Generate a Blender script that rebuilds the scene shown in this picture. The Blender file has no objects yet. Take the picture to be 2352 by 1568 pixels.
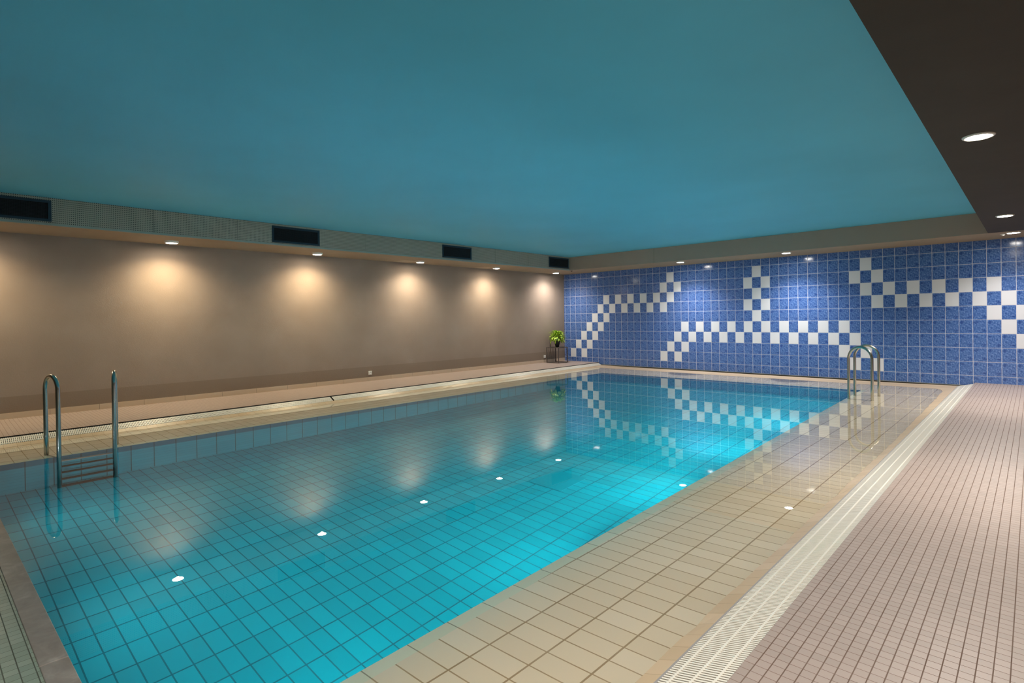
import bpy, bmesh, math, random
from mathutils import Vector, Matrix
random.seed(7)
S = bpy.context.scene
COL = S.collection
PI = math.pi

# ------------------------------------------------------------------ helpers
def link(o, parent=None):
    COL.objects.link(o)
    if parent is not None:
        o.parent = parent
    return o

def mesh_obj(name, bm, mats, parent=None, smooth=False):
    me = bpy.data.meshes.new(name)
    bm.normal_update()
    bm.to_mesh(me); bm.free()
    if not isinstance(mats, (list, tuple)):
        mats = [mats]
    for m in mats:
        me.materials.append(m)
    if smooth:
        for p in me.polygons:
            p.use_smooth = True
    return link(bpy.data.objects.new(name, me), parent)

def tag(o, label, cat, group=None, kind=None):
    if label: o['label'] = label
    if cat: o['category'] = cat
    if group: o['group'] = group
    if kind: o['kind'] = kind
    return o

def struct(name, bm, mats, smooth=False):
    o = mesh_obj(name, bm, mats, None, smooth)
    o['kind'] = 'structure'
    return o

def empty(name, loc, label, cat, group=None, rotz=0):
    o = bpy.data.objects.new(name, None)
    o.empty_display_size = 0.1
    o.location = loc
    o.rotation_euler = (0, 0, rotz)
    link(o)
    return tag(o, label, cat, group)

def box(bm, x0, x1, y0, y1, z0, z1, mi=0):
    v = [bm.verts.new(p) for p in ((x0,y0,z0),(x1,y0,z0),(x1,y1,z0),(x0,y1,z0),
                                   (x0,y0,z1),(x1,y0,z1),(x1,y1,z1),(x0,y1,z1))]
    fs = []
    for q in ((3,2,1,0),(4,5,6,7),(0,1,5,4),(1,2,6,5),(2,3,7,6),(3,0,4,7)):
        f = bm.faces.new([v[i] for i in q]); f.material_index = mi; fs.append(f)
    return v, fs

def bevel_all(bm, w, seg=2):
    bmesh.ops.bevel(bm, geom=list(bm.edges), offset=w, segments=seg, affect='EDGES', profile=0.5)

def tube(bm, pts, r, seg=14, caps=True):
    pts = [Vector(p) for p in pts]
    n = len(pts)
    rings = []
    t0 = (pts[1]-pts[0]).normalized()
    up = Vector((0,0,1)) if abs(t0.z) < 0.9 else Vector((0,1,0))
    nrm = (up - t0*up.dot(t0)).normalized()
    for i, p in enumerate(pts):
        if i == 0: t = (pts[1]-pts[0]).normalized()
        elif i == n-1: t = (pts[-1]-pts[-2]).normalized()
        else: t = ((pts[i+1]-p).normalized() + (p-pts[i-1]).normalized()).normalized()
        nrm = (nrm - t*nrm.dot(t)).normalized()
        b = t.cross(nrm)
        rr = r[i] if isinstance(r, (list, tuple)) else r
        rings.append([bm.verts.new(p + (nrm*math.cos(a) + b*math.sin(a))*rr)
                      for a in [2*PI*k/seg for k in range(seg)]])
    for a, c in zip(rings[:-1], rings[1:]):
        for k in range(seg):
            f = bm.faces.new((a[k], a[(k+1) % seg], c[(k+1) % seg], c[k])); f.smooth = True
    if caps:
        bm.faces.new(list(reversed(rings[0]))); bm.faces.new(rings[-1])

def lathe(bm, prof, seg=32, c=(0,0,0), mi=0):
    """prof: (r, z) list, revolved about z"""
    rings = []
    for r, z in prof:
        if r < 1e-6:
            rings.append([bm.verts.new((c[0], c[1], c[2]+z))])
        else:
            rings.append([bm.verts.new((c[0]+r*math.cos(2*PI*k/seg), c[1]+r*math.sin(2*PI*k/seg), c[2]+z)) for k in range(seg)])
    for a, b in zip(rings[:-1], rings[1:]):
        for k in range(seg):
            k2 = (k+1) % seg
            if len(a) == 1 and len(b) == 1: continue
            if len(a) == 1: f = bm.faces.new((a[0], b[k2], b[k]))
            elif len(b) == 1: f = bm.faces.new((a[k], a[k2], b[0]))
            else: f = bm.faces.new((a[k], a[k2], b[k2], b[k]))
            f.smooth = True; f.material_index = mi

def uv_layer(bm):
    return bm.loops.layers.uv.verify()

def quad_uv(bm, ps, uvs, mi=0):
    l = uv_layer(bm)
    f = bm.faces.new([bm.verts.new(p) for p in ps]); f.material_index = mi
    for lp, u in zip(f.loops, uvs): lp[l].uv = u
    return f

# ------------------------------------------------------------------ materials
class NT:
    def __init__(s, name):
        s.m = bpy.data.materials.new(name); s.m.use_nodes = True
        s.t = s.m.node_tree; s.n = s.t.nodes; s.n.clear()
        s.out = s.n.new('ShaderNodeOutputMaterial')
    def node(s, typ, **kw):
        n = s.n.new(typ)
        for k, v in kw.items(): setattr(n, k, v)
        return n
    def set(s, sock, v):
        if isinstance(v, bpy.types.NodeSocket): s.t.links.new(v, sock)
        else: sock.default_value = v
    def math(s, op, a, b=None, c=None):
        n = s.node('ShaderNodeMath', operation=op)
        s.set(n.inputs[0], a)
        if b is not None: s.set(n.inputs[1], b)
        if c is not None: s.set(n.inputs[2], c)
        return n.outputs[0]
    def mix(s, f, a, b):
        n = s.node('ShaderNodeMix', data_type='RGBA')
        s.set(n.inputs[0], f); s.set(n.inputs[6], a); s.set(n.inputs[7], b)
        return n.outputs[2]
    def noise(s, vec, scale, detail=2, rough=.5, dist=0):
        n = s.node('ShaderNodeTexNoise')
        if vec is not None: s.t.links.new(vec, n.inputs['Vector'])
        n.inputs['Scale'].default_value = scale; n.inputs['Detail'].default_value = detail
        n.inputs['Roughness'].default_value = rough; n.inputs['Distortion'].default_value = dist
        return n.outputs[0]
    def ramp(s, f, stops):
        n = s.node('ShaderNodeValToRGB'); e = n.color_ramp.elements
        while len(e) < len(stops): e.new(0.5)
        for q, (p, c) in zip(e, stops): q.position = p; q.color = c
        s.t.links.new(f, n.inputs[0]); return n.outputs[0]
    def pos(s): return s.node('ShaderNodeNewGeometry').outputs['Position']
    def uv(s): return s.node('ShaderNodeTexCoord').outputs['UV']
    def sep(s, v):
        n = s.node('ShaderNodeSeparateXYZ'); s.t.links.new(v, n.inputs[0]); return n.outputs
    def comb(s, x, y, z=0.0):
        n = s.node('ShaderNodeCombineXYZ')
        s.set(n.inputs[0], x); s.set(n.inputs[1], y); s.set(n.inputs[2], z); return n.outputs[0]
    def bsdf(s, color, rough=.5, metal=0.0, spec=.5, bump=None, bstr=.2, bdist=.002):
        b = s.node('ShaderNodeBsdfPrincipled')
        s.set(b.inputs['Base Color'], color); s.set(b.inputs['Roughness'], rough)
        b.inputs['Metallic'].default_value = metal; b.inputs['Specular IOR Level'].default_value = spec
        if bump is not None:
            k = s.node('ShaderNodeBump'); k.inputs['Strength'].default_value = bstr
            k.inputs['Distance'].default_value = bdist
            s.t.links.new(bump, k.inputs['Height']); s.t.links.new(k.outputs[0], b.inputs['Normal'])
        s.t.links.new(b.outputs[0], s.out.inputs[0]); return b

def lin(r, g, b):
    f = lambda c: ((c/255+.055)/1.055)**2.4 if c/255 > .04045 else c/255/12.92
    return (f(r), f(g), f(b), 1)

def plain(name, col, rough=.5, metal=0.0, spec=.5):
    t = NT(name); t.bsdf(col, rough, metal, spec); return t.m

def paint(name, col, var=.06, rough=.85, scale=3.0, grain=90, bstr=.12):
    t = NT(name); p = t.pos()
    n1 = t.noise(p, scale, 3)
    lo = tuple(c*(1-var) for c in col[:3])+(1,); hi = tuple(min(1, c*(1+var)) for c in col[:3])+(1,)
    c = t.ramp(n1, [(.3, lo), (.7, hi)])
    t.bsdf(c, rough, 0, .25, t.noise(p, grain, 4), bstr, .004); return t.m

def tile_mat(name, pu, pv, gu, gv, tcols, gcol, gcol2=None, rough=.3, spec=.5, offu=0.0, offv=0.0, bumpd=.002, mottled=.0, gfade=None):
    """tile grid in metric UV; gu = half width of joints running along v, gv = of joints running along u"""
    t = NT(name); s_ = t.sep(t.uv())
    u = t.math('DIVIDE', t.math('SUBTRACT', s_[0], offu), pu); v = t.math('DIVIDE', t.math('SUBTRACT', s_[1], offv), pv)
    du = t.math('MULTIPLY', t.math('PINGPONG', u, .5), pu)   # distance to nearest joint (m)
    dv = t.math('MULTIPLY', t.math('PINGPONG', v, .5), pv)
    ju = t.math('LESS_THAN', du, gu); jv = t.math('LESS_THAN', dv, gv)
    j = t.math('MAXIMUM', ju, jv)
    cell = t.comb(t.math('FLOOR', u), t.math('FLOOR', v))
    w = t.node('ShaderNodeTexWhiteNoise', noise_dimensions='2D'); t.t.links.new(cell, w.inputs['Vector'])
    col = t.ramp(w.outputs[0], tcols)
    if mottled:
        n = t.noise(t.uv(), 2.2, 4)
        col = t.mix(t.math('MULTIPLY', n, mottled), col, tcols[0][1])
    g = t.mix(ju, gcol2 or gcol, gcol)
    # joints are worn unevenly, so some stretches are darker than others
    wear = t.noise(t.uv(), 5.0, 2)
    g = t.mix(t.math('MULTIPLY', wear, .45), g, col)
    c = t.mix(j, col, g)
    hgt = t.math('SUBTRACT', 1.0, j)
    r = t.math('MULTIPLY_ADD', j, .45, rough)
    t.bsdf(c, r, 0, spec, hgt, .35, bumpd)
    return t.m

M = {}
M['plaster'] = None
def plaster():
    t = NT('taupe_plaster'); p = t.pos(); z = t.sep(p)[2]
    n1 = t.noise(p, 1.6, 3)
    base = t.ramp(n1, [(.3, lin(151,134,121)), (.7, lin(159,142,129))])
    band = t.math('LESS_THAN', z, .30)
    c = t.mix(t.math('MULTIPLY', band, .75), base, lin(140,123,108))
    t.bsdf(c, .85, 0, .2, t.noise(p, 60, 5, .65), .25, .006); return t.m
M['plaster'] = plaster()
M['ceiling'] = paint('teal_ceiling_paint', lin(102,189,214), .04, .6, .8, 20, .02)
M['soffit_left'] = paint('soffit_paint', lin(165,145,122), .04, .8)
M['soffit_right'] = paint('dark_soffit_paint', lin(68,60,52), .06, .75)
M['fascia'] = paint('fascia_paint', lin(128,126,114), .04, .7)
M['room'] = paint('rear_wall_paint', lin(120,108,95), .05, .85)
M['edge_profile'] = plain('light_edge_profile', lin(160,160,150), .5)

def perforated():
    t = NT('perforated_fascia_panel'); s_ = t.sep(t.uv())
    pu, pv = .0205, .0255
    fu = t.math('MULTIPLY', t.math('SUBTRACT', t.math('FRACT', t.math('DIVIDE', s_[0], pu)), .5), pu)
    fv = t.math('MULTIPLY', t.math('SUBTRACT', t.math('FRACT', t.math('DIVIDE', s_[1], pv)), .5), pv)
    d = t.math('SQRT', t.math('ADD', t.math('MULTIPLY', fu, fu), t.math('MULTIPLY', fv, fv)))
    hole = t.math('LESS_THAN', d, .0052)
    seam = t.math('LESS_THAN', t.math('MULTIPLY', t.math('PINGPONG', t.math('DIVIDE', t.math('ADD', s_[0], 2.767), 1.1305), .5), 1.1305), .004)
    base = lin(172,160,144)
    c = t.mix(hole, base, lin(38,40,38))
    c = t.mix(seam, c, lin(124,118,108))
    t.bsdf(c, .6, 0, .3); return t.m
M['perforated'] = perforated()

def seam_fascia():
    t = NT('plain_fascia_panel'); s_ = t.sep(t.uv())
    seam = t.math('LESS_THAN', t.math('MULTIPLY', t.math('PINGPONG', t.math('DIVIDE', t.math('SUBTRACT', s_[0], 3.534), 6.4), .5), 6.4), .004)
    c = t.mix(seam, lin(176,152,136), lin(122,106,96))
    t.bsdf(c, .6, 0, .3); return t.m
M['fascia_far'] = seam_fascia()

def blue_tile():
    t = NT('marbled_blue_glazed_tile'); uv = t.uv()
    n = t.noise(uv, 8.5, 4, .6, .3)
    c = t.ramp(n, [(.30, lin(42,76,142)), (.45, lin(78,112,176)), (.56, lin(96,130,192)), (.72, lin(146,172,218))])
    for (a, b, rx, ry) in ((.2,.82,.2,.09), (.8,.2,.2,.1)):
        s_ = t.sep(uv)
        dx = t.math('DIVIDE', t.math('SUBTRACT', t.math('FRACT', s_[0]), a), rx)
        dy = t.math('DIVIDE', t.math('SUBTRACT', t.math('FRACT', s_[1]), b), ry)
        d = t.math('ADD', t.math('MULTIPLY', dx, dx), t.math('MULTIPLY', dy, dy))
        n2 = t.noise(uv, 13, 2)
        k = t.math('LESS_THAN', t.math('ADD', d, t.math('MULTIPLY', t.math('SUBTRACT', n2, .5), 5.0)), .7)
        c = t.mix(t.math('MULTIPLY', k, .55), c, lin(26,58,130))
    t.bsdf(c, .13, 0, .5); return t.m
M['blue_tile'] = blue_tile()
M['white_tile'] = plain('white_glazed_tile', lin(236,236,240), .13)
M['grout'] = plain('white_grout', lin(226,224,228), .8)

M['mosaic'] = tile_mat('deck_mosaic_tile', .0449, .0449, .0020, .0014,
    [(0, lin(170,154,146)), (.5, lin(174,157,149)), (1, lin(178,161,153))], lin(92,66,50), lin(112,86,70), rough=.42, spec=.4)
M['mosaic_near'] = tile_mat('deck_mosaic_tile_wet', .0449, .0449, .0011, .0019,
    [(0, lin(146,162,146)), (.5, lin(154,170,154)), (1, lin(164,178,162))], lin(70,60,46), lin(60,52,40), rough=.3, spec=.5)
M['ledge'] = tile_mat('ledge_beige_tile', .2260, .1148, .0045, .0033,
    [(0, lin(232,218,192)), (.5, lin(236,223,198)), (1, lin(241,229,206))], lin(150,120,74), lin(158,128,80), rough=.3, spec=.5, offu=8.785, offv=-10.957)
M['crest'] = tile_mat('crest_beige_tile', 40.0, .1148, .001, .0012,
    [(0, lin(206,180,146)), (.5, lin(212,186,152)), (1, lin(218,192,160))], lin(170,142,108), rough=.35, spec=.5, offu=-20, offv=-10.957)
M['rim'] = tile_mat('ledge_rim_tile_water_tint', 40.0, .2296, .001, .0028, [(0, lin(222,224,198)), (1, lin(228,230,206))], lin(120,112,84), rough=.3, offu=-20, offv=-10.957)  # green cast of the deeper water at the lip is put into this colour
PT = [(0, lin(8,154,168)), (.5, lin(8,160,175)), (1, lin(9,166,181))]
M['pool_tile'] = tile_mat('pool_floor_tile', .2260, .1130, .0055, .0042, PT, lin(4,74,84), lin(4,80,90), rough=.35, offu=1.286, offv=-5.29)
M['pool_wall'] = tile_mat('pool_wall_tile_shaded', .2270, .1130, .0050, .0030, [(0, lin(10,122,138)), (1, lin(12,130,146))], lin(6,36,42), lin(8,100,112), rough=.35)  # same tile as the floor, darkened: the walls' shade is in the colour
M['pool_band'] = tile_mat('pool_rim_tile', .2270, .30, .0060, .0010, [(0, lin(12,84,104)), (1, lin(14,90,110))], lin(20,40,42), rough=.35)
M['ivory'] = plain('ivory_plastic', lin(246,239,226), .4)
M['dark_gap'] = plain('dark_channel', lin(38,34,30), .8)
M['sealant'] = plain('grey_sealant', lin(150,146,146), .6)
M['steel'] = plain('polished_stainless_steel', lin(196,194,186), .22, 1.0)
M['steel_dull'] = plain('brushed_stainless_steel', lin(150,152,150), .35, 1.0)
M['tread'] = plain('dark_tread_metal', lin(34,42,48), .8, 0.0, .1)
def stone():
    t = NT('worn_grey_stone'); p = t.pos()
    n = t.noise(p, 9, 5, .6, .6)
    c = t.ramp(n, [(.25, lin(138,128,120)), (.55, lin(160,150,142)), (.75, lin(186,178,170))])
    t.bsdf(c, .35, 0, .5, t.noise(p, 45, 4), .2, .003); return t.m
M['stone'] = stone()
M['skirting'] = plain('beige_skirting_tile', lin(214,192,168), .4)
M['skirt_joint'] = plain('skirting_joint', lin(120,104,88), .8)
M['vent_frame'] = plain('dark_blue_grey_metal', lin(30,52,66), .45, .3)
M['vent_bar'] = plain('black_grille_metal', lin(14,18,24), .5, .3)
M['vent_dark'] = plain('vent_backing_black', lin(6,7,9), .9)
M['white_plastic'] = plain('white_plastic', lin(235,232,226), .35)
M['socket_dark'] = plain('socket_shadow_gap', lin(60,56,52), .6)
M['table'] = plain('dark_bronze_metal', lin(112,104,100), .45, .3)
M['pot'] = plain('black_matt_ceramic', lin(24,26,28), .45)
M['soil'] = plain('potting_soil', lin(40,32,24), .95)
def leafmat():
    t = NT('bright_green_leaf'); p = t.pos()
    c = t.ramp(t.noise(p, 24, 2), [(.36, lin(96,150,22)), (.5, lin(176,216,50)), (.64, lin(228,242,120))])
    t.bsdf(c, .45, 0, .4); return t.m
M['leaf'] = leafmat()
M['sensor_dark'] = plain('grey_sensor', lin(90,80,70), .4)

def emit(name, col, st):
    t = NT(name); e = t.node('ShaderNodeEmission'); e.inputs[0].default_value = col; e.inputs[1].default_value = st
    t.t.links.new(e.outputs[0], t.out.inputs[0]); return t.m

def water():
    t = NT('pool_water')
    g = t.node('ShaderNodeBsdfGlass'); g.inputs['Color'].default_value = (1,1,1,1)
    g.inputs['Roughness'].default_value = 0.0; g.inputs['IOR'].default_value = 1.333
    t.t.links.new(g.outputs[0], t.out.inputs['Surface'])
    return t.m
M['water'] = water()

# ------------------------------------------------------------------ measures
XL = -.037                      # left wall face
W, H = .19239, .25              # wall tile pitch
ZS = 2.53                       # underside of the soffits
ZC = 2.875                      # ceiling
XF, YF, XR = 1.03, -1.10, 9.50  # fascia planes: left, far, right
XE, YE = 12.4, -15.5            # right wall, rear wall
WZ = -.0975                     # water level
TH = .028                       # the pool stands slightly askew in the room
OX, OY = 5.3, -7.0
cT, sT = math.cos(TH), math.sin(TH)
def P(u, v, z): return (OX + u*cT - v*sT, OY + u*sT + v*cT, z)
def UV(x, y):
    dx, dy = x-OX, y-OY
    return (dx*cT + dy*sT, -dx*sT + dy*cT)
UL, UR, VF, VN = -2.83, 2.63, 5.53, -5.515    # pool basin lips
ZL = -.19                                      # lip depth
ZB = -1.3975                                   # pool floor
UD = -3.925                                    # deck edge of the left channel
XG = 9.258                                     # deck edge of the right channel

# ------------------------------------------------------------------ setting
# tile wall
WHITE = set()
def add(r, cs):
    for c in cs: WHITE.add((c, r))
add(1, [17]); add(2, [16,18]); add(3, [7,9,11,13,15,17]); add(4, [6,8,10,12,14,16]); add(5, [5,7]); add(6, [4,6])
add(7, [3,5]); add(8, [2,4]); add(9, [1,3])
add(1, [28]); add(2, [27,29]); add(3, [28]); add(4, [27,29]); add(5, [28]); add(6, range(19,38,2)); add(7, range(18,39,2))
add(8, [17,19,37,39]); add(9, [16,18,38,40])
add(1, [39]); add(2, [38,40]); add(3, range(39,50,2)); add(3, [41]); add(4, range(40,51,2)); add(5, [49,51]); add(6, [50,52]); add(7, [51,53]); add(8, [52,54]); add(9, [53,55])
bm = bmesh.new(); uvl = uv_layer(bm)
zb_wall = -.0525
quad_uv(bm, [(XL,0,zb_wall),(XE,0,zb_wall),(XE,0,ZS+.05),(XL,0,ZS+.05)], [(0,0),(1,0),(1,1),(0,1)], 2)
g = .0044
rt = random.Random(3)
for c in range(-1, int(XE/W)+1):
    for r in range(0, 11):
        x0, x1 = c*W + g, (c+1)*W - g
        zt = (10.5-r)*H - g; zb = (10.5-r-1)*H + g
        fx0, fx1, fz0, fz1 = 0., 1., 0., 1.
        if c == -1: fx0 = (XL-c*W)/W; x0 = XL+.001
        if r == 0: fz1 = (ZS-zb)/H; zt = ZS
        if r == 10: fz0 = (zb_wall-zb)/H; zb = zb_wall + .001
        d = -.0022
        tx, tz = rt.gauss(0, .0022), rt.gauss(0, .0022)
        ys = [d + max(-.0012, min(.0012, a*tx*W/2 + b*tz*H/2)) for a, b in ((-1,-1),(1,-1),(1,1),(-1,1))]
        mi = 1 if (c, r) in WHITE else 0
        vs = [bm.verts.new(p) for p in ((x0,ys[0],zb),(x1,ys[1],zb),(x1,ys[2],zt),(x0,ys[3],zt))]
        bs = [bm.verts.new(p) for p in ((x0-.001,0,zb-.001),(x1+.001,0,zb-.001),(x1+.001,0,zt+.001),(x0-.001,0,zt+.001))]
        var = rt.choice((0,0,0,1,2))
        rot = rt.random() < .12
        uvs = [(fx0,fz0),(fx1,fz0),(fx1,fz1),(fx0,fz1)]
        if rot: uvs = [(1-a, 1-b) for a, b in uvs]
        uvs = [(a*.999+var*7, b*.999) for a, b in uvs]
        f = bm.faces.new(vs); f.material_index = mi
        for lp, q in zip(f.loops, uvs): lp[uvl].uv = q
        for k in range(4):
            f = bm.faces.new((bs[k], bs[(k+1)%4], vs[(k+1)%4], vs[k])); f.material_index = mi
            for lp, q in zip(f.loops, (uvs[k], uvs[(k+1)%4], uvs[(k+1)%4], uvs[k])): lp[uvl].uv = q
wall_back = struct('wall_back', bm, [M['blue_tile'], M['white_tile'], M['grout']])
# solid backing behind the tiles
bm = bmesh.new(); box(bm, XL-.3, XE+.3, .002, .2, -1.9, 3.1)
struct('wall_back_core', bm, M['room'])

bm = bmesh.new(); box(bm, XL-.2, XL, YE-.2, .002, -.4, ZC+.1)
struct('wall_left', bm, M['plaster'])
bm = bmesh.new(); box(bm, XE, XE+.2, YE-.2, .002, -.4, ZC+.1)
struct('wall_right', bm, M['room'])
bm = bmesh.new(); box(bm, XL-.2, XE+.2, YE-.2, YE, -.4, ZC+.1)
struct('wall_front', bm, M['room'])
bm = bmesh.new(); box(bm, XL-.2, XE+.2, YE-.2, .2, ZC, ZC+.15)
struct('ceiling', bm, M['ceiling'])

# soffits: left (perforated fascia), far, right, near
def soffit(name, x0, x1, y0, y1, mats, face=None, fm=None):
    bm = bmesh.new(); box(bm, x0, x1, y0, y1, ZS, ZC-.001)
    l = uv_layer(bm)
    for f in bm.faces:
        n = f.normal if f.normal.length else None
    bm.normal_update()
    for f in bm.faces:
        for lp in f.loops:
            co = lp.vert.co
            lp[l].uv = (co.y if abs(f.normal.x) > .5 else co.x, co.z)
        if face and f.normal.dot(Vector(face)) > .9: f.material_index = 1
    return struct(name, bm, mats)
soffit('trim_1', XL, XF, YE, -.0025, [M['soffit_left'], M['perforated']], (1,0,0))
soffit('trim_2', XF, XE, YF, -.0025, [M['soffit_left'], M['fascia_far']], (0,-1,0))
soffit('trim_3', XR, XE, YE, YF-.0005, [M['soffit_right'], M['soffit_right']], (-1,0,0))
# light edge profile under the perforated fascia
bm = bmesh.new(); box(bm, XF-.004, XF+.006, YE, YF+.002, ZS-.006, ZS+.022)
struct('trim_4', bm, M['edge_profile'])

# baseboard of beige tiles with joints
bm = bmesh.new()
yj = [-8.898 + .5667*k for k in range(-12, 16)]
yj = [y for y in yj if YE < y < -.01]
ed = [YE] + yj + [-.003]
for a, b in zip(ed[:-1], ed[1:]):
    box(bm, XL, XL+.008, a+.0018, b-.0018, 0, .080)
box(bm, XL, XL+.004, YE, -.003, 0, .079, 1)
struct('baseboard_left', bm, [M['skirting'], M['skirt_joint']])

# deck floor: left, right, near decks
bm = bmesh.new()
def deck(ps, z=0.0, mi=0, rot=False):
    quad_uv(bm, [(x, y, z) for x, y in ps], [((UV(x, y)) if rot else (x, y)) for x, y in ps], mi)
VS = -5.60         # near deck edge (behind the coping), pool frame
pA = P(UD, VS, 0); pB = P(UD, 7.2, 0)
yw = -.052
k = (yw-pA[1])/(pB[1]-pA[1]); pB = (pA[0]+k*(pB[0]-pA[0]), yw)
deck([(XL, YE), (P(UD, -9, 0)[0], YE), (pA[0], pA[1]), pB, (pB[0], 0), (XL, 0)])
deck([(XG, P(4.2, VS, 0)[1]), (XE, P(4.2, VS, 0)[1]), (XE, 0), (XG, 0)])
# vertical cut edges of the decks down to the channels
def skirt(a, b, z0, z1, mi):
    quad_uv(bm, [(a[0],a[1],z0),(b[0],b[1],z0),(b[0],b[1],z1),(a[0],a[1],z1)], [(0,0)]*4, mi)
skirt(pA, pB, -.16, 0, 1)
skirt((XG, P(4.2, VS, 0)[1]), (XG, 0), -.16, 0, 1)
skirt(pB, (pB[0], 0), -.16, 0, 0)
# near deck (a little lower, flush with the coping)
ZN = -.066
nA = P(UD, VS, 0); nB = P(4.6, VS, 0)
f_ = [(nA[0], nA[1]), (P(UD,-9,0)[0], YE), (XE, YE), (XE, P(4.2, VS, 0)[1]), (XG, P(4.2, VS, 0)[1])]
quad_uv(bm, [(x, y, ZN) for x, y in f_], [UV(x, y) for x, y in f_], 2)
struct('floor', bm, [M['mosaic'], M['dark_gap'], M['mosaic_near']])

# strip and slit drain along the foot of the tile wall
bm = bmesh.new(); box(bm, pB[0], XG, -.0045, .001, -.064, zb_wall)
struct('trim_5', bm, M['edge_profile'])
bm = bmesh.new()
quad_uv(bm, [(.9,-.09,-.15),(XG+.02,-.09,-.15),(XG+.02,.001,-.15),(.9,.001,-.15)], [(0,0)]*4)
quad_uv(bm, [(.9,0.0005,-.15),(XG+.02,0.0005,-.15),(XG+.02,0.0005,-.06),(.9,0.0005,-.06)], [(0,0)]*4)
struct('trim_6', bm, M['dark_gap'])

# ------------------------------------------------------------------ the pool
pool = empty('swimming_pool', P(0, 0, ZB), 'long indoor swimming pool with cyan tiled basin and shallow beige tiled ledges', 'pool')
def part(name, bm, mats, parent=pool, smooth=False):
    o = mesh_obj(name, bm, mats, parent, smooth)
    if parent is not None: o.matrix_parent_inverse = Matrix.Translation(parent.location).inverted() @ Matrix.Identity(4) if parent.rotation_euler.z == 0 else parent.matrix_basis.inverted()
    return o
bm = bmesh.new()
quad_uv(bm, [P(UL,VN,ZB),P(UR,VN,ZB),P(UR,VF,ZB),P(UL,VF,ZB)], [(UL,VN),(UR,VN),(UR,VF),(UL,VF)])
part('pool_floor', bm, M['pool_tile'])
def pwall(a, b, z0, z1, mat, name, ln, v0=0.0):
    bm = bmesh.new()
    zs = [(z0, z1-.27, 0), (z1-.27, z1, 1)]
    for q0, q1, mi in zs:
        quad_uv(bm, [(*a, q0), (*b, q0), (*b, q1), (*a, q1)], [(v0, q0-z1+.27), (v0+ln, q0-z1+.27), (v0+ln, q1-z1+.27), (v0, q1-z1+.27)], mi)
    return part(name, bm, [mat, M['pool_band']])
LV = VF-VN; LU = UR-UL
pwall(P(UL,VF,0)[:2], P(UL,VN,0)[:2], ZB, ZL, M['pool_wall'], 'pool_wall', LV)
pwall(P(UR,VN,0)[:2], P(UR,VF,0)[:2], ZB, ZL, M['pool_wall'], 'pool_wall', LV)
pwall(P(UR,VF,0)[:2], P(UL,VF,0)[:2], ZB, ZL, M['pool_wall'], 'pool_wall', LU)
pwall(P(UL,VN,0)[:2], P(UR,VN,0)[:2], ZB, -.07, M['pool_wall'], 'pool_wall', LU)

# ledges: left and far ones follow the pool, the right one follows the deck
def V3(p, z): return (p[0], p[1], z)
UW, UC = -3.735, -3.800       # left waterline, left crest
XW, XC = 8.945, 9.022         # right waterline, right crest
YW, YC = -.50, -.052          # far waterline, far crest
ZCR, ZCF = -.068, -.078
rj = random.Random(11)
def seg_line(fn, n): return [fn(i/n) for i in range(n+1)]
bm = bmesh.new()
def strip(la, lb, mi, uvf):
    for (a0, a1, b0, b1) in zip(la[:-1], la[1:], lb[:-1], lb[1:]):
        quad_uv(bm, [a0, b0, b1, a1], [uvf(q) for q in (a0, b0, b1, a1)], mi)
room_uv = lambda q: (q[0], q[1])
pool_uv = lambda q: UV(q[0], q[1])
# right ledge
y_n = P(UR, VN, 0)[1]
nS = 100
lip_r = seg_line(lambda t: P(UR, VN + t*(VF-VN), ZL), nS)
wat_r = []; cre_r = []
for i in range(nS+1):
    t = i/nS
    y = y_n + t*(YW - y_n)
    wat_r.append((XW - .07*max(0, t-.55)/.45 - .10*max(0, (t-.965)/.035)**2 + rj.gauss(0, .003 + .004*max(0, t-.5)), y, WZ + .0004))
    cre_r.append((XC, y_n + t*(YC+.0 - y_n), ZCR))
toe_r = [(q[0]-.002, q[1], WZ-.022) for q in wat_r]
rim_r = seg_line(lambda t: P(UR+.078, VN + t*(VF+.078-VN), ZL+.0095), nS)
strip(lip_r, rim_r, 3, room_uv); strip(rim_r, toe_r, 0, room_uv); strip(toe_r, wat_r, 1, room_uv); strip(wat_r, cre_r, 1, room_uv)
# left ledge
lip_l = seg_line(lambda t: P(UL, VN + t*(VF-VN), ZL), nS)
vw = lambda x, y: UV(x, y)[1]
VWF = UV(P(UW,6.4,0)[0], YW)[1]; VCF = UV(P(UC,6.9,0)[0], YC)[1]
wat_l = [P(UW + rj.gauss(0,.003), VN + i/nS*(VWF-VN), WZ+.0004) for i in range(nS+1)]
cre_l = [P(UC, VN + i/nS*(VCF-VN), ZCR) for i in range(nS+1)]
toe_l = [(q[0]+.002, q[1], WZ-.022) for q in wat_l]
rim_l = seg_line(lambda t: P(UL-.078, VN + t*(VF+.078-VN), ZL+.0095), nS)
strip(list(reversed(lip_l)), list(reversed(rim_l)), 3, pool_uv); strip(list(reversed(rim_l)), list(reversed(toe_l)), 0, pool_uv); strip(list(reversed(toe_l)), list(reversed(wat_l)), 1, pool_uv); strip(list(reversed(wat_l)), list(reversed(cre_l)), 1, pool_uv)
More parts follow.
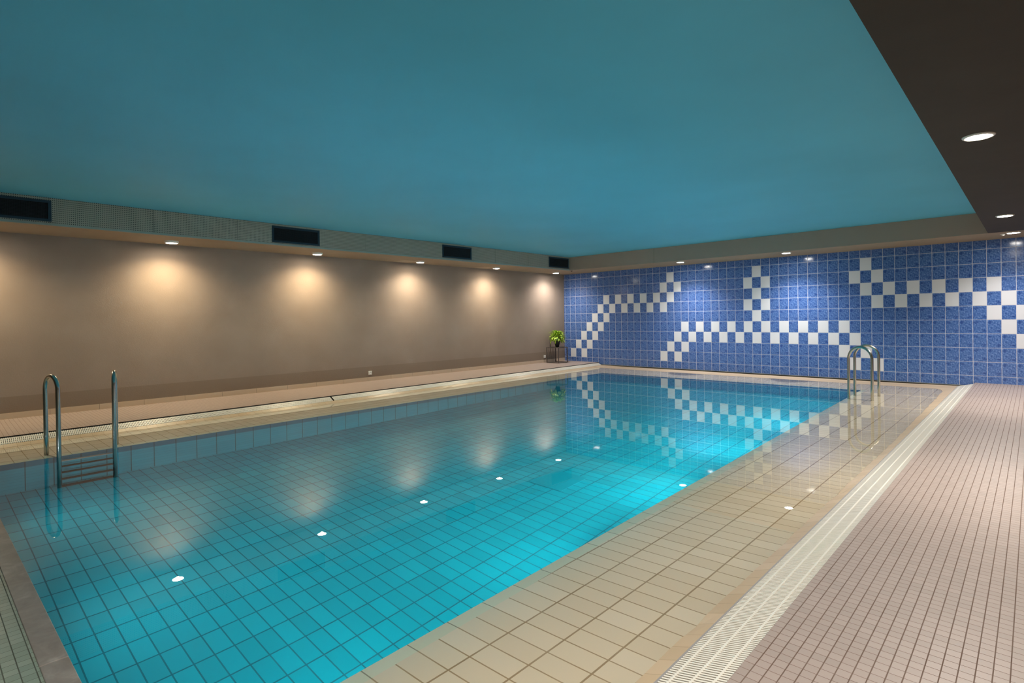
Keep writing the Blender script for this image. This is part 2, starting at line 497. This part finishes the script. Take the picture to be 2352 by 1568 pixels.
# far ledge
n2 = 60
lip_f = seg_line(lambda t: P(UL + t*(UR-UL), VF, ZL), n2)
a, b = wat_l[-1], wat_r[-1]
wat_f = [tuple(a[k] + i/n2*(b[k]-a[k]) for k in range(3)) for i in range(n2+1)]
a, b = cre_l[-1], cre_r[-1]
cre_f = [(a[0] + i/n2*(b[0]-a[0]), YC, ZCR + (ZCF-ZCR)*min(1, 8*min(i/n2, 1-i/n2))) for i in range(n2+1)]
ta, tb_ = toe_l[-1], toe_r[-1]
toe_f = [(ta[0]+i/n2*(tb_[0]-ta[0]), YW-.002, WZ-.022) for i in range(n2+1)]
rim_f = seg_line(lambda t: P(UL-.078 + t*(UR-UL+.156), VF+.078, ZL+.0095), n2)
strip(list(reversed(lip_f)), list(reversed(rim_f)), 3, pool_uv); strip(list(reversed(rim_f)), list(reversed(toe_f)), 0, pool_uv); strip(list(reversed(toe_f)), list(reversed(wat_f)), 1, pool_uv); strip(list(reversed(wat_f)), list(reversed(cre_f)), 1, pool_uv)
# edges of the crests down into the channels
bead_r = [(q[0]+.008, q[1], q[2]-.0015) for q in cre_r]
strip(cre_r, bead_r, 2, room_uv)
bead_l = [(q[0]-.003, q[1], q[2]-.001) for q in cre_l]
strip(list(reversed(cre_l)), list(reversed(bead_l)), 2, pool_uv)
dn = lambda ps: [(p[0], p[1], -.16) for p in ps]
strip(bead_r, dn(bead_r), 2, room_uv); strip(list(reversed(cre_l)), dn(list(reversed(cre_l))), 2, room_uv); strip(list(reversed(cre_f)), dn(list(reversed(cre_f))), 2, room_uv)
part('ledge', bm, [M['ledge'], M['crest'], M['sealant'], M['rim']])

# channel beds under the grates
bm = bmesh.new()
quad_uv(bm, [(XC-.02,y_n,-.15),(XG+.02,y_n,-.15),(XG+.02,-.002,-.15),(XC-.02,-.002,-.15)], [(0,0)]*4)
part('channel', bm, M['dark_gap'])
bm = bmesh.new()
a0, a1, b0, b1 = P(UD-.02,VN,-.15), P(UC+.02,VN,-.15), P(UC+.02,6.95,-.15), P(UD-.02,6.95,-.15)
quad_uv(bm, [a0, a1, b1 if False else b0, b1], [(0,0)]*4)
part('channel', bm, M['dark_gap'])

# near coping: two worn stone lengths with a joint
for (u0, u1) in ((UD, 1.765), (1.770, 3.9)):
    bm = bmesh.new()
    v, fs = box(bm, u0, u1, VS-.002, VN+.004, -.15, -.062)
    bevel_all(bm, .003, 2)
    for q in bm.verts: q.co = P(q.co.x, q.co.y, q.co.z)
    part('coping', bm, M['stone'])
# floor outlet plate
bm = bmesh.new(); box(bm, .72, 1.16, -1.44, -.96, ZB+.0005, ZB+.006)
for q in bm.verts: q.co = P(q.co.x, q.co.y, q.co.z)
part('drain_cover', bm, plain('cyan_drain_plate', lin(8,150,164), .4))
# wall inlets in the far pool wall
for u in (1.15, 2.0):
    for za in (-.62, -.50):
        bm = bmesh.new(); box(bm, u, u+.11, VF-.006, VF-.0005, za, za+.04)
        for q in bm.verts: q.co = P(q.co.x, q.co.y, q.co.z)
        part('wall_inlet', bm, M['vent_frame'])

# water
bm = bmesh.new()
e = .03
wp = [P(UW-e, VN, WZ), P(3.9-.24, VN, WZ), (XW+e, y_n, WZ), (XW+e, YW+.1, WZ), (P(UW-e,VWF,0)[0], YW+.1, WZ)]
wp = [P(UW-e, VN+.003, WZ), (XW+e, P(3.5, VN+.003, 0)[1], WZ), (XW+e-.03, YW+.08, WZ), (P(UW-e, VWF, 0)[0], YW+.08, WZ)]
bm.faces.new([bm.verts.new(p) for p in wp])
wt = mesh_obj('pool_water', bm, M['water'], None, True)
tag(wt, 'still clear turquoise water filling the pool and mirroring the walls', 'water', None, 'stuff')
try:
    wt.cycles.is_caustics_caster = True
except Exception as ex:
    print('caster', ex)

# ------------------------------------------------------------------ overflow grates
RF = lambda a, b, z: (a, b, z)
PF = lambda a, b, z: P(a, b, z)
def grate(name, x0, x1, y0, y1, zl, zr, frame, label, group):
    """bars across x, three ribs along y; frame maps (a,b,z)"""
    bm = bmesh.new(); pitch = .0153 if frame is RF else .0172
    slope = lambda a: zl + (zr-zl)*(a-x0)/(x1-x0)
    n = int((y1-y0)/pitch)
    def bx(xa, xb, ya, yb, zt, th, tp=.34):
        za, zb = slope(xa)+zt, slope(xb)+zt
        d = (yb-ya)*tp if yb-ya < .05 else 0      # wedge profile, narrow below
        v = [bm.verts.new(p) for p in ((xa,ya+d,za-th),(xb,ya+d,zb-th),(xb,yb-d,zb-th),(xa,yb-d,za-th),(xa,ya,za),(xb,ya,zb),(xb,yb,zb),(xa,yb,za))]
        for q in ((3,2,1,0),(4,5,6,7),(0,1,5,4),(1,2,6,5),(2,3,7,6),(3,0,4,7)): bm.faces.new([v[i] for i in q])
    for i in range(n):
        y = y0 + i*pitch
        bx(x0, x1, y, y+pitch*.61, 0, .011)
    for k in (.17, .5, .83):
        xm = x0 + k*(x1-x0)
        bx(xm-.005, xm+.005, y0, y0+n*pitch-.007, .0012, .012)
    for v in bm.verts: v.co = frame(*v.co)
    o = mesh_obj(name, bm, M['ivory'])
    return tag(o, label, 'drain grate', group)
RF = lambda a, b, z: (a, b, z)
PF = lambda a, b, z: P(a, b, z)
grate('overflow_grate', XC+.0095, XG-.008, -13.0, -.10, -.066, -.012, RF, 'ivory slatted overflow grate along the right side of the pool', None)
vs = UV(1.55, -8.0)[1]
grate('overflow_grate', UD+.018, UC-.004, -5.6, -1.13, -.012, -.066, PF, 'ivory slatted overflow grate along left pool edge, nearer length behind the first ladder', 'overflow grates of the left channel')
grate('overflow_grate', UD+.018, UC-.004, -1.12, 7.055, -.012, -.066, PF, 'ivory slatted overflow grate along left pool edge, farther length running to the plant table', 'overflow grates of the left channel')

# ------------------------------------------------------------------ ladders
def ladder(label, u0, v0, sgn, rear, z_foot):
    """sgn: +1 rear posts toward +u"""
    root = empty('pool_ladder', P(u0, v0, ZL), label, 'pool ladder', 'stainless steel pool ladders')
    root.rotation_euler.z = TH
    inv = (Matrix.Translation(root.location) @ Matrix.Rotation(TH, 4, 'Z')).inverted()
    def pt(u, v, z): return P(u, v, z)
    r = .0215
    for sv in (-1, 1):
        f = (u0, v0 + sv*.238); b = (u0 + sgn*rear, v0 + sv*.305)
        zt = .735; rad = rear/2
        zc = zt - rad*1.15
        pts = [(f[0], f[1], -1.385), (f[0], f[1], -.6)]
        for k in range(0, 4): pts.append((f[0], f[1], -.3 + (zc+.3)*k/4))
        for k in range(0, 17):
            a = PI*k/16
            s_ = (1-math.cos(a))/2
            pts.append((f[0]+(b[0]-f[0])*s_, f[1]+(b[1]-f[1])*s_, zc + math.sin(a)*rad*1.15))
        for k in range(1, 4): pts.append((b[0], b[1], zc + (z_foot-zc)*k/3))
        bm = bmesh.new(); tube(bm, [pt(*p) for p in pts], r, 16)
        hr = mesh_obj('handrail', bm, M['steel'], root); hr.matrix_parent_inverse = inv
        # flange on the ledge and rubber foot under water
        bm = bmesh.new(); lathe(bm, [(0,.012),(.03,.012),(.046,.004),(.046,0)], 24, pt(b[0], b[1], z_foot))
        fl = mesh_obj('foot_flange', bm, M['steel_dull'], hr); fl.matrix_parent_inverse = inv
        # stay from the front post back to the pool rim
        bm = bmesh.new(); tube(bm, [pt(f[0], f[1], ZL+.05), pt(f[0]+sgn*rear*.95, f[1]+sv*.06, ZL+.07)], .009, 10)
        st = mesh_obj('stay', bm, M['steel_dull'], root); st.matrix_parent_inverse = inv
    for k in range(5):
        z = -.315 - .260*k
        bm = bmesh.new()
        box(bm, u0-.035 + sgn*.03, u0+.035 + sgn*.03, v0-.222, v0+.222, z-.03, z)
        bevel_all(bm, .006, 2)
        for q in bm.verts: q.co = P(q.co.x, q.co.y, q.co.z)
        tr = mesh_obj('tread', bm, M['tread'] if k else M['steel_dull'], root); tr.matrix_parent_inverse = inv
    return root
ladder('stainless steel pool ladder at the near left, below the warm wall lights', -2.69, -4.65, -1, .25, -.121)
ladder('stainless steel pool ladder at the far right, in front of the blue tiled wall', 2.68, 4.50, 1, .33, -.132)

# ------------------------------------------------------------------ downlights
def spot(parent, loc, power, col, size=1.7, blend=1.0, rad=.03, caust=True):
    L = bpy.data.lights.new('downlight_beam', 'SPOT')
    L.energy = power; L.color = col; L.spot_size = size; L.spot_blend = blend; L.shadow_soft_size = rad
    try: L.cycles.is_caustics_light = caust
    except Exception as ex: print('cl', ex)
    o = bpy.data.objects.new('downlight_beam', L); link(o)
    o.location = loc
    if parent is not None:
        o.parent = parent; o.matrix_parent_inverse = Matrix.Translation(parent.location).inverted()
    return o
ring_me = None
def downlight(x, y, label, power, col, ecol, est=40, group='recessed downlights', size=1.75, blend=1.0, drop=.008):
    t = empty('recessed_downlight', (x, y, ZS), label, 'downlight', group)
    bm = bmesh.new()
    lathe(bm, [(.074,-drop+.002),(.076,-drop-.003),(.086,-drop-.004),(.092,-drop),(.095,-.003),(.095,.001)], 36)
    mesh_obj('trim_ring', bm, M['white_plastic'], t)
    bm = bmesh.new(); lathe(bm, [(0,-drop-.0045),(.045,-drop-.004),(.0755,-drop-.001)], 36)
    mesh_obj('lens', bm, emit('lamp_glow', ecol, est), t)
    spot(t, (x, y, ZS-drop-.012), power, col, size, blend)
    return t
WARM = (1.0, .81, .50); WARM2 = (1.0, .86, .63); PALE = (1.0, .93, .84); NEUT = (1.0, .92, .82); COOL = (1.0, .97, .96)
EW = (1.0, .88, .68, 1); EN = (1.0, .95, .88, 1)
G1 = 'downlights in the soffit along the taupe wall'
PL = 44
downlight(.42, -12.64, 'warm downlight over the left deck, beyond the left edge of the picture', PL, WARM, EW, group=G1, size=2.6, blend=1.0, drop=.030)
downlight(.42, -10.30, 'warm downlight over the taupe wall, nearest one in view, left of the first light pools', PL, WARM, EW, group=G1, size=2.6, blend=1.0, drop=.030)
downlight(.42, -7.93, 'warm downlight over the taupe wall below the second air vent from the left', PL, WARM, EW, group=G1, size=2.6, blend=1.0, drop=.030)
downlight(.42, -5.58, 'warm downlight over the taupe wall just left of the third air vent', PL, WARM2, EW, group=G1, size=2.6, blend=1.0, drop=.030)
downlight(.42, -3.26, 'warm downlight over the taupe wall between the third air vent and the corner vent', PL, WARM2, EW, group=G1, size=2.6, blend=1.0, drop=.030)
downlight(.42, -.93, 'pale downlight in the soffit corner above the potted plant', PL, PALE, EN, group=G1, size=2.6, blend=1.0, drop=.030)
G2 = 'downlights in the soffit along the blue tiled wall'
downlight(4.03, -.76, 'white downlight above the left white tile zigzag on the blue wall', 66, COOL, EN, group=G2, size=2.2)
downlight(6.356, -.77, 'white downlight above the middle white tile pattern on the blue wall', 66, COOL, EN, group=G2, size=2.2)
G3 = 'downlights in the dark soffit on the right'
downlight(9.75, -7.62, 'large bright downlight in the dark right soffit, nearest one in view', 112, NEUT, EW, group=G3, size=2.5, blend=.6)
downlight(9.76, -3.08, 'downlight in the dark right soffit, middle one of the three', 112, NEUT, EW, group=G3, size=2.5, blend=.6)
downlight(9.80, -.88, 'downlight in the dark right soffit closest to the blue tiled wall', 50, COOL, EN, group=G3, size=2.2)
downlight(9.75, -12.15, 'downlight in the dark right soffit above and behind the viewpoint', 112, NEUT, EW, group=G3, size=2.5, blend=.6)

# added lamps on the unseen right and near pool walls, brightening the basin
FILL_LAMPS = [(UR-.004, v, pw, 0) for v, pw in ((-4.4, 6), (-2.6, 8), (-.8, 12), (1.0, 15), (2.8, 12), (4.6, 5))]
FILL_LAMPS += [(u, VN+.004, pw, 1) for u, pw in ((-1.7, 2.2), (.3, 2.6))]
for u, v, pw, end in FILL_LAMPS:
    c = P(u, v, -.62)
    bm = bmesh.new(); lathe(bm, [(0,.03),(.06,.026),(.085,.012),(.095,0)], 28)
    for q in bm.verts:
        q.co = Vector((c[0]+q.co.x, c[1]+q.co.z, c[2]+q.co.y)) if end else Vector((c[0]-q.co.z, c[1]+q.co.x, c[2]+q.co.y))
    part('added_pool_lamp', bm, M['steel_dull'])
    L = bpy.data.lights.new('basin_fill_light', 'AREA'); L.shape = 'DISK'; L.size = .16
    L.energy = pw; L.spread = math.radians(180 if v > 0 else 160); L.color = (.80, .96, 1.0)
    o = bpy.data.objects.new('basin_fill_light', L); link(o, pool)
    o.matrix_parent_inverse = Matrix.Translation(pool.location).inverted()
    o.location = (c[0], c[1]+.04, c[2]) if end else (c[0]-.04, c[1], c[2])
    o.rotation_euler = (math.radians(90), 0, TH) if end else (0, math.radians(90), TH)

# ------------------------------------------------------------------ air vents
def vent(yc, label):
    t = empty('air_vent', (XF, yc, 2.705), label, 'air vent', 'air vents in the perforated fascia')
    hw, hh = .41, .133
    bm = bmesh.new()
    fw = .032
    box(bm, 0, .012, -hw, hw, hh-fw, hh); box(bm, 0, .012, -hw, hw, -hh, -hh+fw)
    box(bm, 0, .012, -hw, -hw+fw, -hh+fw, hh-fw); box(bm, 0, .012, hw-fw, hw, -hh+fw, hh-fw)
    mesh_obj('frame', bm, M['vent_frame'], t)
    bm = bmesh.new(); box(bm, .0005, .0015, -hw+fw, hw-fw, -hh+fw, hh-fw)  # thin black sheet stands in for the unlit depth behind the grille
    mesh_obj('dark_backing', bm, M['vent_dark'], t)
    bm = bmesh.new()
    for k in range(1, 48):
        y = -hw+fw + (2*hw-2*fw)*k/48
        box(bm, .003, .0055, y-.0016, y+.0016, -hh+fw, hh-fw)
    for k in range(1, 12):
        z = -hh+fw + (2*hh-2*fw)*k/12
        box(bm, .0056, .008, -hw+fw, hw-fw, z-.0018, z+.0018)
    mesh_obj('grille', bm, M['vent_bar'], t)
vent(-12.20, 'black air vent cut off by the left edge of the picture')
vent(-8.607, 'black air vent in the grey fascia, second from the left')
vent(-5.05, 'black air vent in the grey fascia, third from the left')
vent(-1.56, 'black air vent in the grey fascia closest to the far corner')

# ------------------------------------------------------------------ small wall and ceiling fittings
def socket(y, z, label):
    t = empty('wall_socket', (XL, y, z), label, 'socket', 'white wall sockets')
    bm = bmesh.new(); box(bm, 0, .014, -.04, .04, -.04, .04); bevel_all(bm, .004, 2)
    mesh_obj('cover_plate', bm, M['white_plastic'], t)
    bm = bmesh.new(); lathe(bm, [(0,.0005),(.021,.0005),(.023,.003),(.025,.003),(.025,0)], 24)
    for q in bm.verts: q.co = Vector((.0142+q.co.z, q.co.x, q.co.y))
    mesh_obj('socket_well', bm, M['white_plastic'], t)
socket(-6.575, .168, 'white square wall socket low on the taupe wall, below the third vent')
socket(-.93, .17, 'white square wall socket low on the taupe wall beside the plant table')

def sensor(x, y, mat, label):
    t = empty('ceiling_sensor', (x, y, ZS), label, 'sensor', 'ceiling sensors')
    bm = bmesh.new(); lathe(bm, [(.036,0),(.036,-.006),(.03,-.01)], 24)
    mesh_obj('base', bm, mat, t)
    bm = bmesh.new(); lathe(bm, [(.026,-.0095),(.022,-.02),(.012,-.027),(0,-.029)], 24)
    mesh_obj('dome', bm, mat, t)
sensor(9.67, -.79, M['white_plastic'], 'tiny pale ceiling sensor left of the last downlight in the dark right soffit')
sensor(.98, -.95, M['sensor_dark'], 'small dark ceiling sensor on the soffit at the far left corner')
for (y0, y1, lb) in ((-6.05,-5.66,'flush access panel in the left soffit just left of the fourth downlight'), (-3.72,-3.3,'flush access panel in the left soffit just left of the fifth downlight')):
    bm = bmesh.new(); box(bm, .06, .46, y0, y1, ZS-.004, ZS+.001); bevel_all(bm, .0015, 1)
    o = mesh_obj('ceiling_access_panel', bm, plain('access_panel_paint', lin(176,156,132), .8))
    tag(o, lb, 'access panel', 'access panels in the left soffit')

# ------------------------------------------------------------------ side table and plant
tx0, tx1, ty0, ty1, th = .05, .49, -.95, -.54, .44
tb = empty('side_table', ((tx0+tx1)/2, (ty0+ty1)/2, 0), 'square dark metal side table in the far left corner, holding a plant', 'side table')
tl = tb.location.copy()
def tpart(name, bm, mat):
    for q in bm.verts: q.co -= tl
    return mesh_obj(name, bm, mat, tb)
bm = bmesh.new(); box(bm, tx0, tx1, ty0, ty1, th-.018, th); bevel_all(bm, .002, 1); tpart('table_top', bm, M['table'])
q = .02
for (x, y) in ((tx0, ty0), (tx1-q, ty0), (tx1-q, ty1-q), (tx0, ty1-q)):
    bm = bmesh.new(); box(bm, x, x+q, y, y+q, 0.0, th-.018); tpart('leg', bm, M['table'])
for (a, b, c, d) in ((tx0+q, tx1-q, ty0, ty0+q), (tx0+q, tx1-q, ty1-q, ty1)):
    bm = bmesh.new(); box(bm, a, b, c, d, 0, .018); tpart('foot_rail', bm, M['table'])

px_, py_ = (.27, -.73)
pt = empty('potted_plant', (px_, py_, th), 'bushy bright green potted plant in black pot on the side table', 'plant')
bm = bmesh.new()
lathe(bm, [(0,0),(.045,0),(.05,.004),(.078,.12),(.086,.168),(.088,.172),(.082,.172),(.076,.15),(0,.15)], 32)
mesh_obj('pot', bm, M['pot'], pt)
bm = bmesh.new(); lathe(bm, [(0,.154),(.04,.157),(.075,.152)], 24); mesh_obj('soil', bm, M['soil'], pt)
bm = bmesh.new(); rl = random.Random(5)
for i in range(300):
    az = rl.uniform(0, 2*PI); ph = rl.uniform(-.5, 1.5)
    h = Vector((math.cos(az), math.sin(az), 0)); side = Vector((-math.sin(az), math.cos(az), 0))
    q0 = rl.uniform(.35, .75)
    p = Vector((h.x*.19*math.cos(ph)*q0, h.y*.19*math.cos(ph)*q0, .25 + .18*math.sin(ph)*q0))
    el = min(1.4, ph + rl.uniform(.1, .6)); ln = rl.uniform(.12, .19); w = rl.uniform(.014, .021)
    ang = el; n = 7; prev = None
    for k in range(n+1):
        t = k/n
        ww = w*math.sin(PI*min(1, .12+.88*t))**.8 if k < n else .001
        fold = .35*ww
        nrm = Vector((-h.x*math.sin(ang), -h.y*math.sin(ang), math.cos(ang)))
        row = [bm.verts.new(p - side*ww + nrm*fold), bm.verts.new(p), bm.verts.new(p + side*ww + nrm*fold)]
        if prev:
            for a in (0, 1):
                f = bm.faces.new((prev[a], prev[a+1], row[a+1], row[a])); f.smooth = True
        prev = row
        d = h*math.cos(ang) + Vector((0,0,1))*math.sin(ang)
        p = p + d*ln/n
        ang -= rl.uniform(.12, .38)
        if p.x + px_ < .0: p.x = .0 - px_ + rl.uniform(0,.02)
mesh_obj('foliage', bm, M['leaf'], pt)
bm = bmesh.new()
for i in range(9):
    a = 2*PI*i/9
    tube(bm, [(.02*math.cos(a), .02*math.sin(a), .15), (.04*math.cos(a), .04*math.sin(a), .26)], [.005, .003], 8)
mesh_obj('stem', bm, plain('green_stem', lin(70,104,30), .6), pt)

# ------------------------------------------------------------------ receivers of refracted light
for o in list(COL.objects):
    if o.type == 'MESH' and o is not wt:
        try: o.cycles.is_caustics_receiver = True
        except Exception: pass

# ------------------------------------------------------------------ world, camera, colour management
wd = bpy.data.worlds.new('room_dark'); S.world = wd; wd.use_nodes = True
wd.node_tree.nodes['Background'].inputs[0].default_value = (0, 0, 0, 1)
R = ((0.723427, -0.690383, 0.004897), (0.690256, 0.723403, 0.015301), (-0.014106, -0.007689, 0.999871))
cam = bpy.data.cameras.new('camera'); co = bpy.data.objects.new('camera', cam); link(co)
m = Matrix.Identity(4)
for i in range(3):
    m[i][0] = R[i][0]; m[i][1] = R[i][2]; m[i][2] = -R[i][1]
m.translation = Vector((10.034, -12.801, 1.268))
co.matrix_world = m
cam.sensor_width = 36.0; cam.sensor_fit = 'HORIZONTAL'
cam.lens = 36*1257.4/2352; cam.shift_x = 0; cam.shift_y = -(784-740.47)/2352
cam.clip_start = .02
S.camera = co
vs_ = S.view_settings
S.display_settings.display_device = 'sRGB'
vs_.view_transform = 'Standard'; vs_.look = 'None'; vs_.exposure = 1.7; vs_.gamma = 1.0; vs_.use_curve_mapping = False
